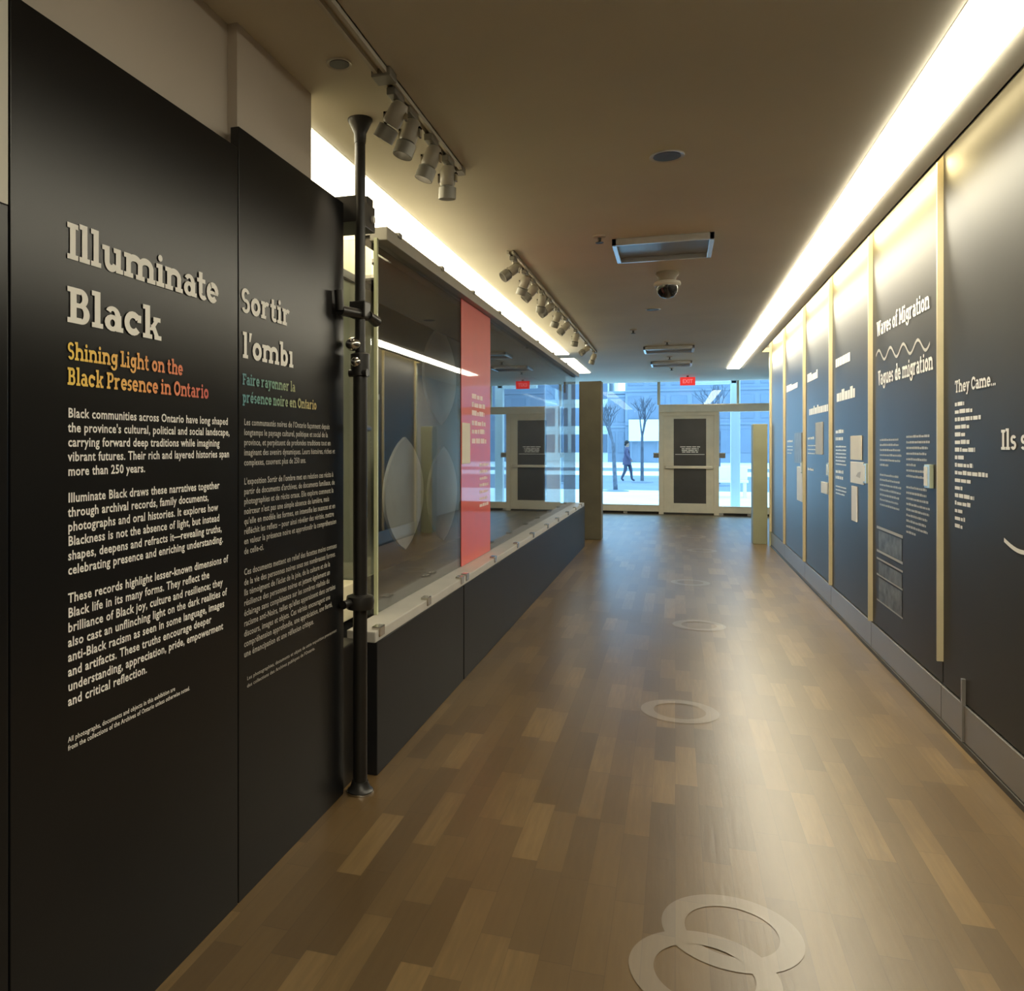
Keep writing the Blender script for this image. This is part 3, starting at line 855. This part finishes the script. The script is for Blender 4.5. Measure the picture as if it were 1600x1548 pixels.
lettering('heading', M['ink'], panels[1], [rslab('Waves of Migration', 6.36, 5.12, 2.205, .100)], 'slab', lift=-1)
lettering('heading', M['ink'], panels[1], [rslab('Vagues de migration', 6.32, 5.06, 1.865, .100)], 'slab', lift=-1)
wv = MB()
for k in range(48):
    def wz(s): return 2.075 - .06 * s + .035 * math.sin(s * 2 * math.pi * 4)
    a, b_ = k / 48, (k + 1) / 48
    ya, yb = 6.38 - 1.26 * a, 6.38 - 1.26 * b_
    wv.poly([(RT, ya, wz(a) - .009), (RT, yb, wz(b_) - .009), (RT, yb, wz(b_) + .009), (RT, ya, wz(a) + .009)])
wv.build('wave_line', M['ink_dim'], panels[1])
mb = MB(); n = 0
for col_y, cw, z0, zs in ((6.27, .56, 1.485, [0, 1, 2, 3, 4, 5, 7, 8, 9, 10, 11, 12, 13]), (5.60, .48, 1.50, [0, 1, 2, 3, 4, 5, 6, 7, 9, 10, 11, 12, 13, 14, 15, 16, 17])):
    for k in zs:
        n += 1
        ww = cw * (.42 if k in (5, 17) else .93 + .07 * math.sin(n * 5.1))
        word_bars(mb, col_y, z0 - k * .0335, ww, .0135, RT, 200 + n)
mb.build('body_text', M['ink_dim'], panels[1])
mb = MB()
for z, hgt in ((.885, .018), (.725, .016), (.675, .012), (.565, .012), (.39, .01)):
    mb.poly([(RT, 6.36, z), (RT, 5.68, z), (RT, 5.68, z + hgt), (RT, 6.36, z + hgt)])
mb.build('caption_line', M['ink_dim'], panels[1])
mb = MB()
for za, zb in ((.745, .875), (.575, .665), (.40, .555)):
    mb.poly([(RT - .0005, 6.30, za), (RT - .0005, 5.70, za), (RT - .0005, 5.70, zb), (RT - .0005, 6.30, zb)])
mb.build('photo_strip', M['photo_print'], panels[1])


def smudged_heading(p, y0, y1, z, hgt, seed):
    m_ = MB(); r_ = random.Random(seed); y = y0
    while y > y1 + .02:
        w_ = r_.uniform(.06, .13)
        h_ = hgt * r_.choice((.75, .75, 1.0))
        m_.poly([(RT, y, z), (RT, max(y - w_, y1), z), (RT, max(y - w_, y1), z + h_), (RT, y, z + h_)])
        y -= w_ + .012
    m_.build('heading', M['ink'], p)


smudged_heading(panels[2], 7.88, 7.26, 2.13, .095, 1)
smudged_heading(panels[2], 7.83, 7.08, 1.83, .095, 2)
smudged_heading(panels[3], 9.48, 8.80, 2.12, .085, 3)
smudged_heading(panels[3], 9.36, 8.25, 1.77, .085, 4)
smudged_heading(panels[4], 11.17, 10.2, 2.12, .08, 5)
for p, y0, sets in ((panels[2], 7.88, [(1.56, .36, .030), (1.50, .34, .030), (1.44, .46, .012), (1.41, .46, .012), (1.38, .45, .012), (1.35, .46, .012), (1.32, .42, .012), (1.29, .46, .012), (1.22, .34, .028), (1.17, .33, .028), (1.10, .46, .012), (1.07, .46, .012), (1.04, .40, .012)]),
                    (panels[3], 9.45, [(1.52, .42, .024), (1.45, .5, .012), (1.41, .5, .012), (1.37, .45, .012), (1.20, .38, .024)]),
                    (panels[4], 11.1, [(1.50, .5, .024), (1.44, .5, .012), (1.40, .5, .012), (1.36, .4, .012)])):
    m_ = MB()
    for k, (z, w_, hgt) in enumerate(sets):
        word_bars(m_, y0, z, w_, hgt, RT, int(y0 * 10) + k)
    m_.build('body_text', M['ink'], p)

# papers and cards fixed on the right wall
def sheet(name, y0, y1, z0, z1, m_, lab, cat, th=.008, group=None):
    t = thing(name, (RT, (y0 + y1) / 2, z0), lab, cat, group)
    MB().box(RT - th, RT + .001, y1, y0, z0, z1, .001).build('sheet', M[m_], t)
    return t
s1 = sheet('paper_sheet', 7.21, 6.83, 1.345, 1.53, 'paper', 'cream paper sheet, upper one of the pair on the right wall', 'paper')
s2 = sheet('paper_sheet', 7.21, 6.76, 1.165, 1.33, 'white_paper', 'white paper sheet with a faint sketch, below the cream one', 'paper')
mm = MB(); mm.poly([(RT - .0086, 7.0, 1.22), (RT - .0086, 6.85, 1.21), (RT - .0086, 6.83, 1.26), (RT - .0086, 6.93, 1.25)])
mm.build('sketch', M['ink_dim'], s2)
sheet('paper_strip', 7.17, 6.99, .87, 1.14, 'white_paper', 'narrow white paper strip hanging below the pair of sheets', 'paper')
sheet('print_strip', 8.90, 8.52, 1.37, 1.68, 'oval', 'tall pale grey print on the fourth right wall panel', 'print')
sheet('paper_card', 8.58, 8.26, 1.01, 1.115, 'white_paper', 'small white card low on the fourth right wall panel', 'card')
sheet('paper_strip', 10.2, 9.80, .84, 1.22, 'white_paper', 'white vertical strip on the fifth right wall panel', 'paper')
sheet('print_board', 10.4, 9.85, 1.26, 1.60, 'grey_print', 'dull grey print above the white strip on the fifth panel', 'print')
for y, z0, z1, lab in ((5.10, 1.222, 1.350, 'clear label holder on the Waves of Migration panel edge, nearest of its row'),
                       (6.64, 1.182, 1.324, 'clear label holder beside the two stacked papers'),
                       (8.16, 1.178, 1.298, 'clear label holder at the edge of the panel behind the stacked papers'),
                       (9.76, 1.156, 1.281, 'clear label holder near the white strip, farthest of its row')):
    t = thing('label_holder', (RT, y, z0), lab, 'label holder', 'label holders at the panel edges')
    MB().box(RT - .020, RT, y - .05, y + .05, z0, z1, .002).build('sleeve', M['holder'], t)
    MB().box(RT - .023, RT - .0195, y - .004, y + .046, z0 + .012, z1 - .012).build('insert_card', M['white_paper'], t)

# ------------------------------------------------------------------ ceiling fixtures
def track(x, y0, y1, label, canopy=None):
    t = thing('light_track', (x, (y0 + y1) / 2, H), label, 'light track')
    r_ = MB(); r_.box(x - .024, x - .010, y0, y1, H - .024, H); r_.box(x + .010, x + .024, y0, y1, H - .024, H); r_.box(x - .024, x + .024, y0, y1, H - .006, H)
    r_.build('rail', M['white_metal'], t)
    MB().box(x - .026, x + .026, y1 - .05, y1 + .02, H - .03, H).build('end_cap', M['grey_metal'], t)
    if canopy is not None:
        MB().box(x - .036, x + .036, canopy - .04, canopy + .04, H - .034, H, .004).build('feed_box', M['grey_metal'], t)
    return t


def track_head(x, y, aim, label, group, lit=True, size=1.0):
    """Adapter on the rail, stem, yoke, lamp barrel with a snoot."""
    t = thing('track_spotlight', (x, y, H - .03), label, 'spotlight', group)
    MB().box(x - .018, x + .018, y - .055, y + .055, H - .052, H - .024, .004).build('adapter', M['grey_metal'], t)
    MB().cyl((x, y, H - .05), (x, y, H - .10), .010, seg=12).build('stem', M['chrome'], t, True)
    a = Vector(aim).normalized()
    c0 = Vector((x, y, H - .112))
    q = a.to_track_quat('Z', 'Y').to_matrix().to_4x4()
    s = size
    body = MB().lathe([(.0, -.055 * s), (.026 * s, -.05 * s), (.036 * s, -.03 * s), (.036 * s, .03 * s), (.032 * s, .04 * s)], c0, mtx=q, seg=20)
    body.build('lamp_housing', M['head_grey'], t, True)
    c1 = c0 + a * .045 * s
    sn = MB().lathe([(.030 * s, 0), (.041 * s, .004), (.041 * s, .055 * s), (.037 * s, .055 * s), (.033 * s, .02 * s)], c1, mtx=q, seg=20)
    sn.build('snoot', M['grey_metal'], t, True)
    yk = MB(); yk.box(x - .045 * s, x - .037 * s, y - .012, y + .012, H - .135, H - .095); yk.box(x + .037 * s, x + .045 * s, y - .012, y + .012, H - .135, H - .095)
    yk.box(x - .045 * s, x + .045 * s, y - .012, y + .012, H - .103, H - .095)
    yk.build('yoke', M['chrome'], t)
    le = MB().lathe([(.0, .018 * s), (.031 * s, .020 * s)], c1, mtx=q, seg=20)
    le.build('lens', M['lamp_face'], t)
    if lit:
        ld = bpy.data.lights.new('spot_beam', 'SPOT')
        ld.energy = SPOT; ld.color = (1.0, .84, .58); ld.spot_size = math.radians(46); ld.spot_blend = .9; ld.shadow_soft_size = .03
        lo = bpy.data.objects.new('spot_beam', ld); COL.objects.link(lo)
        lo.location = c1 + a * .06
        lo.rotation_euler = a.to_track_quat('-Z', 'Y').to_euler()
    return t


track(-1.015, 1.3, 3.92, 'white ceiling light track above the two text panels', 2.82)
for i, (y, aim, lab) in enumerate(((2.95, (-.55, .10, -.8), 'track spotlight nearest the camera above the text panels'),
                                   (3.13, (-.30, -.15, -1.0), 'second track spotlight on the near track, pointing down'),
                                   (3.43, (-.36, -.10, -1.0), 'third track spotlight on the near track'),
                                   (3.70, (-.05, .08, -1.0), 'round headed track spotlight at the end of the near track'))):
    track_head(-1.015, y, aim, lab, 'spotlights on the near track', lit=i in (0, 2), size=1.0)
track(-1.10, 5.66, 12.0, 'far ceiling light track beside the case light strip')
ORD = ['first', 'second', 'third', 'fourth', 'fifth', 'sixth', 'seventh', 'eighth', 'ninth', 'tenth']
for i, y in enumerate((5.78, 6.25, 6.6, 7.1, 7.5, 8.05, 8.7, 9.6, 10.8, 11.8)):
    aim = ((-.8, -.5, -.7), (-.4, .2, -1), (-.7, -.2, -.8), (-.2, .3, -1))[i % 4]
    track_head(-1.10, y, aim, ORD[i] + ' spotlight on the far track counting from the camera', 'spotlights on the far track', lit=False)


def downlight(x, y, r, label, lit=True):
    t = thing('downlight', (x, y, H), label, 'downlight', 'round recessed downlights')
    MB().lathe([(r * .78, .012), (r * .80, -.004), (r, -.007), (r, .002), (r * .78, .012)], (x, y, H)).build('trim_ring', M['white_metal'], t, True)
    MB().lathe([(r * .79, -.002), (r * .55, .03), (.0, .04)], (x, y, H - .004)).build('reflector', M['dark'], t, True)
    return t


downlight(-1.145, 2.71, .045, 'small bright rimmed downlight in the ceiling beside the black pole')
downlight(-.037, 4.04, .080, 'nearest round downlight in the middle of the ceiling')
downlight(-.214, 8.53, .075, 'round downlight in the ceiling beyond the dome camera')


def air_diffuser(x0, x1, y0, y1, label):
    t = thing('air_diffuser', ((x0 + x1) / 2, (y0 + y1) / 2, H), label, 'vent', 'rectangular ceiling air diffusers')
    MB().box(x0 + .03, x1 - .03, y0 + .03, y1 - .03, H - .012, H).build('plate', M['diffuser'], t)
    f = .03
    for a in ((x0, x0 + f, y0, y1), (x1 - f, x1, y0, y1), (x0, x1, y0, y0 + f * .6), (x0, x1, y1 - f * .6, y1)):
        MB().box(*a, H - .045, H, .003).build('frame_bar', M['silver'], t)
    return t


air_diffuser(-.40, .24, 5.56, 6.12, 'nearest rectangular ceiling air diffuser in front of the dome camera')
air_diffuser(-.42, .25, 11.7, 12.25, 'second rectangular ceiling air diffuser, midway to the doors')
air_diffuser(-.38, .26, 13.8, 14.35, 'third rectangular ceiling air diffuser, closest to the doors')

dc = thing('dome_camera', (-.06, 6.75, H), 'black dome security camera hanging from the ceiling', 'camera')
MB().lathe([(.085, 0), (.09, -.02), (.072, -.04), (.06, -.075)], (-.06, 6.75, H)).build('ceiling_mount', M['head_grey'], dc, True)
MB().lathe([(.074, -.07), (.10, -.078), (.104, -.10), (.092, -.112), (.072, -.112)], (-.06, 6.75, H)).build('collar', M['white_metal'], dc, True)
MB().lathe([(.084, -.105), (.083, -.13), (.073, -.165), (.050, -.192), (.02, -.203), (.0, -.205)], (-.06, 6.75, H)).build('dome', M['dome'], dc, True)


def sprinkler(x, y, label):
    t = thing('sprinkler', (x, y, H), label, 'sprinkler', 'small ceiling sprinklers')
    MB().lathe([(.042, 0), (.040, -.008), (.018, -.012)], (x, y, H), seg=20).build('escutcheon', M['taupe'], t, True)
    MB().lathe([(.012, -.01), (.010, -.04), (.026, -.043), (.026, -.047), (.0, -.047)], (x, y, H), seg=16).build('head', M['dark'], t, True)


sprinkler(-.47, 5.45, 'small ceiling sprinkler left of the nearest air diffuser')
sprinkler(-.47, 9.95, 'small ceiling sprinkler beyond the middle downlight')
sprinkler(-.10, 11.2, 'small ceiling sprinkler before the second air diffuser')
sprinkler(-.08, 13.1, 'small ceiling sprinkler between the two far air diffusers')
sprinkler(-.06, 15.0, 'small ceiling sprinkler closest to the doors')

# exit sign
ex = thing('exit_sign', (.23, 16.75, 2.63), 'red lit exit sign hanging from the ceiling before the doors', 'sign')
MB().box(.09, .37, 16.73, 16.77, 2.63, 2.79, .004).build('housing', M['exit_red'], ex)
MB().box(.21, .25, 16.735, 16.765, 2.79, H).build('hanger', M['grey_metal'], ex)
polys, wd = font_polys('EXIT', .03)
mb = MB()
for q in polys: mb.poly([(.135 + p[0] * .19 / wd, 16.7285, 2.675 + p[1] * .075 / FCAP) for p in q])
mb.build('lettering', M['exit_letter'], ex, normals=False)

# ------------------------------------------------------------------ end facade: glazing and door
D = 18.3
def glazing(name, x0, x1, z0, z1, mull=()):
    f = MB()
    f.box(x0, x1, D - .05, D + .09, .05, z0, .006)
    for mx_ in mull: f.box(mx_ - .03, mx_ + .03, D - .02, D + .07, z0, z1)
    o = structure(f.build(name, M['alu']))
    MB().box(x0, x1, D + .02, D + .032, z0, z1).build('pane', M['facade_glass'], o)
    fb = MB()
    for k in range(max(2, int((x1 - x0) / .55))):
        xx = x0 + .12 + k * .55
        if xx < x1 - .06: fb.box(xx - .04, xx + .04, D - .03, D + .05, 0, .05)
    fb.build('foot_block', M['ledge'], o)
    MB().box(x0, x1, D + .03, D + .06, 0, .05).build('slit_shade_strip', M['dark'], o)  # added dark strip: shade under the sill as colour, shuts out daylight
    fd = MB().box(x0, x1, D - .058, D - .04, z0 - .014, z0, .002).build('sill_edge', M['alu_light'], o)
    return o


glazing('window_1', -5.0, -.335, .19, H, (-2.9,))
glazing('window_2', .80, 1.95, .19, 2.17)
wu = MB().box(-.335, 1.95, D - .10, D + .09, 2.17, 2.33, .006).box(-.365, -.305, D - .02, D + .07, 2.33, H)
wu = structure(wu.build('window_3', M['alu']))
MB().box(-.335, 1.95, D + .02, D + .032, 2.33, H).build('pane', M['facade_glass'], wu)
MB().box(-.335, 1.95, D - .108, D - .09, 2.315, 2.335, .002).build('sill_edge', M['alu_light'], wu)
MB().box(1.22, 1.27, D - .02, D + .07, 2.335, H).build('mullion', M['alu'], wu)

door = MB(); door.box(-.335, -.235, D - .07, D + .09, 0, 2.17, .004); door.box(.775, .875, D - .07, D + .09, 0, 2.17, .004); door.box(-.24, .78, D - .07, D + .09, 2.10, 2.17)
door = structure(door.build('door_1', M['alu']))
lf = MB()
lf.box(-.235, -.03, D - .045, D + .01, .04, 2.10, .004); lf.box(.62, .775, D - .045, D + .01, .04, 2.10, .004)
lf.box(-.03, .62, D - .045, D + .01, 2.03, 2.10, .003); lf.box(-.03, .62, D - .045, D + .01, .04, .24, .004)
MB().box(-.235, .775, D - .03, D + .05, 0, .04).build('threshold', M['dark'], door)
leaf = lf.build('leaf', M['alu'], door)
MB().box(-.03, .62, D - .03, D - .015, .24, 2.03).build('dim_view_sheet', M['door_dim_view'], leaf)  # opaque sheet: the dim vestibule behind the glass, painted as dark colour
pb = MB(); pb.box(-.20, .75, D - .115, D - .085, .975, 1.035, .008); pb.box(-.20, -.14, D - .09, D - .045, .975, 1.035, .004); pb.box(.69, .75, D - .09, D - .045, .975, 1.035, .004)
pb.build('push_bar', M['alu_light'], door)
sg = MB()
for k, (z, xa, xb) in enumerate(((1.425, .10, .50), (1.385, .13, .47), (1.35, .13, .47), (1.315, .14, .46))):
    x_ = xa; r_ = random.Random(k)
    while x_ < xb:
        w_ = min(r_.uniform(.05, .12), xb - x_)
        sg.poly([(x_, D - .0315, z), (x_ + w_, D - .0315, z), (x_ + w_, D - .0315, z + .022), (x_, D - .0315, z + .022)]); x_ += w_ + .015
sg.poly([(.0, D - .0315, 1.27), (.59, D - .0315, 1.27), (.59, D - .0315, 1.283), (.0, D - .0315, 1.283)])
sg.build('notice_text', M['ink'], leaf, normals=False)
for x_, lab in ((-.385, 'dark door control box on the glass left of the door'), (.94, 'dark door control box on the glass right of the door')):
    t = thing('door_control', (x_, D, 1.2), lab, 'control box', 'control boxes beside the door')
    MB().box(x_ - .06, x_ + .06, D - .05, D + .018, 1.20, 1.31, .006).build('case', M['grey_metal'], t)
    MB().box(x_ - .05, x_ + .05, D - .056, D - .049, 1.295, 1.308).build('top_strip', M['ink'], t)

# ------------------------------------------------------------------ outdoors
structure(MB().box(1.17, 1.36, 19.3, 19.5, -.03, 3.4, .01).box(.36, 1.30, 19.3, 19.5, 2.83, 3.1, .01).build('column_outside', M['building_pale']))
structure(MB().box(-60, 60, 18.6, 28.5, -.25, -.03).build('pavement_near', M['pavement']))
structure(MB().box(-60, 60, 28.5, 43.0, -.25, -.05).build('street', M['street']))
structure(MB().box(-60, 60, 43.0, 50.0, -.25, -.03).build('pavement_far', M['pavement']))
structure(MB().box(-60, 60, 50.0, 58.0, -.25, -.05).build('street_far', M['street']))
structure(MB().box(-60, 60, 58.0, 90.0, -.25, -.03).build('pavement_beyond', M['pavement']))


def building(name, x0, x1, y, h, wall, label, floors, bays, depth=14, glass='building_glass'):
    t = thing(name, ((x0 + x1) / 2, y, -.03), label, 'building')
    MB().box(x0, x1, y, y + depth, -.03, h).build('wall', M[wall], t)
    fh = (h - .6) / floors; bw = (x1 - x0) / bays
    for f_ in range(floors):
        z = .5 + f_ * fh
        g = MB()
        for b__ in range(bays):
            xa = x0 + b__ * bw + bw * .14
            g.box(xa, xa + bw * .72, y - .06, y + .02, z + fh * .12, z + fh * .80)
        g.build('window_band', M[glass], t)
        MB().box(x0, x1, y - .12, y + .02, z + fh * .93, z + fh * 1.0).build('floor_band', M[wall], t)
    MB().box(x0, x1, y - .2, y + depth, h, h + .25).build('parapet', M[wall], t)
    return t


building('office_building', -4.4, 22, 78, 16, 'building', 'wide blue grey office block across the street', 5, 14)
building('office_building', -6.0, -4.41, 78.3, 6.3, 'building', 'low blue grey block joined to the office block', 2, 2)
building('pale_building', -22, -6.3, 84, 14, 'building_pale', 'pale building with rows of windows at far left outside', 5, 12)
ks = thing('pale_storefront', (-2.7, 77, 0), 'bright pale shopfront canopy at the foot of the office block', 'storefront')
MB().box(-4.0, -1.3, 76.2, 77.7, 1.9, 3.85, .05).build('canopy', M['building_pale'], ks)
for x_ in (-3.8, -1.5): MB().cyl((x_, 76.6, -.03), (x_, 76.6, 1.95), .07, seg=10).build('leg', M['building'], ks)
MB().box(-3.9, -1.4, 77.1, 77.7, 0, 1.9).build('counter_wall', M['building'], ks)


def tree(x, y, h, lean, seed, label):
    r_ = random.Random(seed)
    t = thing('street_tree', (x, y, -.03), label, 'tree', 'bare street trees outside')
    mb = MB()
    def limb(p, d, L_, rad, lev):
        q = p + d * L_
        mb.cyl(p, q, rad, rad * .68, seg=8)
        if lev == 0: return
        for k in range(3):
            dd = (d + Vector((r_.uniform(-.7, .7), r_.uniform(-.7, .7), r_.uniform(-.05, .5)))).normalized()
            limb(q - d * L_ * .03 * k, dd, L_ * r_.uniform(.55, .75), rad * .55, lev - 1)
    d0 = Vector((lean, 0, 1)).normalized()
    base = Vector((x, y, -.05))
    tr = MB().cyl(base, base + d0 * h * .45, .075, .055, seg=10)
    tr.build('trunk', M['bark'], t, True)
    p = base + d0 * h * .44
    for k in range(4):
        dd = (d0 + Vector((r_.uniform(-.6, .6), r_.uniform(-.6, .6), .25))).normalized()
        limb(p, dd, h * .17, .035, 3)
    mb.build('branches', M['bark'], t)
    MB().lathe([(.45, -.02), (.42, .03), (.10, .06), (.0, .06)], (x, y, -.04)).build('soil_mound', M['street'], t)


tree(-1.87, 27.7, 3.6, -.05, 1, 'thin bare leaning tree on the pavement outside')
tree(-1.30, 35.0, 4.2, .0, 5, 'thin upright bare tree across the pavement right of the walking person')
tree(1.55, 33.0, 4.6, .02, 9, 'bare tree seen through the glass right of the door')

bn = thing('bench', (1.5, 25.4, -.03), 'white bench on the pavement outside, right of the door', 'bench')
MB().box(1.0, 2.0, 25.2, 25.65, .40, .47, .01).build('seat', M['building_pale'], bn)
MB().box(1.0, 2.0, 25.6, 25.66, .47, .85, .01).build('backrest', M['building_pale'], bn)
for x_ in (1.05, 1.88): MB().box(x_, x_ + .07, 25.25, 25.6, -.03, .41).build('leg', M['building_pale'], bn)

# a person walking on the far side of the pavement
def person():
    x0, y0 = -1.96, 36.0
    root = tag(bpy.data.objects.new('person', None), 'person in a plum coat and dark trousers walking past outside', 'person')
    COL.objects.link(root); root.location = (x0, y0, -.05)
    J = [((0, 0, .90), .15), ((0, 0, 1.10), .155), ((0, 0, 1.32), .165), ((0, 0, 1.46), .07), ((.02, 0, 1.56), .085), ((.02, 0, 1.66), .09),
         ((.06, .09, .84), .11), ((.16, .09, .48), .075), ((.20, .09, .10), .05), ((.32, .09, .03), .045),
         ((-.04, -.09, .84), .11), ((-.06, -.09, .48), .075), ((-.22, -.09, .12), .05), ((-.12, -.09, .03), .045),
         ((0, .19, 1.38), .075), ((-.06, .24, 1.10), .055), ((.04, .25, .87), .04), ((.08, .25, .78), .04),
         ((0, -.19, 1.38), .075), ((.04, -.24, 1.10), .055), ((.18, -.25, .92), .04), ((.24, -.25, .85), .04)]
    E_ = [(0, 1), (1, 2), (2, 3), (3, 4), (4, 5), (0, 6), (6, 7), (7, 8), (8, 9), (0, 10), (10, 11), (11, 12), (12, 13), (2, 14), (14, 15), (15, 16), (16, 17), (2, 18), (18, 19), (19, 20), (20, 21)]
    me = bpy.data.meshes.new('body')
    me.from_pydata([Vector(p) for p, _ in J], E_, [])
    o = bpy.data.objects.new('body_tmp', me); COL.objects.link(o)
    sk = o.modifiers.new('skin', 'SKIN')
    for i, (_, r_) in enumerate(J):
        me.skin_vertices[0].data[i].radius = (r_, r_ * .85)
    me.skin_vertices[0].data[0].use_root = True
    ss = o.modifiers.new('sub', 'SUBSURF'); ss.levels = 2; ss.render_levels = 2
    dg = bpy.context.evaluated_depsgraph_get()
    fin = bpy.data.meshes.new_from_object(o.evaluated_get(dg))
    bpy.data.objects.remove(o)
    fin.materials.clear()
    for k in ('coat', 'trousers', 'skin'): fin.materials.append(M[k])
    for p in fin.polygons:
        c_ = p.center
        p.use_smooth = True
        hand = abs(c_.y) > .2 and c_.z < .90
        p.material_index = 2 if (c_.z > 1.47 or hand) else (1 if c_.z < .80 and abs(c_.y) < .2 else 0)
    b_ = bpy.data.objects.new('body', fin); COL.objects.link(b_); b_.parent = root
    h_ = MB().sphere((-.01, 0, 1.665), .098, (1.0, .92, .95)); h_.sphere((-.05, 0, 1.585), .072)
    ho = h_.build('hair', M['hair'], None, True); ho.parent = root
    ct = MB().lathe([(.17, .70), (.185, .72), (.17, .95), (.165, 1.0)], (0, 0, 0), seg=20)
    co = ct.build('coat_skirt', M['coat'], None, True); co.parent = root
    return root
person()

# ------------------------------------------------------------------ pale rings on the floor
RINGS = [(.160, 2.619, .200, 'large pale floor ring nearest the camera overlapping another ring'),
         (.075, 2.385, .200, 'pale floor ring cut off by the bottom edge of the photo'),
         (.023, 4.71, .205, 'pale floor ring alone in the middle of the wooden floor'),
         (.183, 7.01, .205, 'fourth pale floor ring from the front, where the blue sheen begins'),
         (.153, 9.19, .20, 'thin looking pale floor ring in the blue sheen'),
         (.352, 12.05, .20, 'small pale floor ring near the far column, right of its row'),
         (.275, 13.9, .20, 'pale floor ring second from the doors'),
         (.055, 15.6, .20, 'pale floor ring closest to the doors')]
for i, (x, y, r_, lab) in enumerate(RINGS):
    z = .0015 + .0006 * (i % 2)
    mb = MB()
    n = 64
    for k in range(n):
        a0, a1 = 2 * math.pi * k / n, 2 * math.pi * (k + 1) / n
        ri = r_ * .665
        mb.poly([(x + ri * math.cos(a0), y + ri * math.sin(a0), z), (x + r_ * math.cos(a0), y + r_ * math.sin(a0), z),
                 (x + r_ * math.cos(a1), y + r_ * math.sin(a1), z), (x + ri * math.cos(a1), y + ri * math.sin(a1), z)])
    bmesh.ops.remove_doubles(mb.bm, verts=mb.bm.verts, dist=1e-5)
    tag(mb.build('floor_ring', M['ring']), lab, 'floor marking', 'pale rings along the floor')
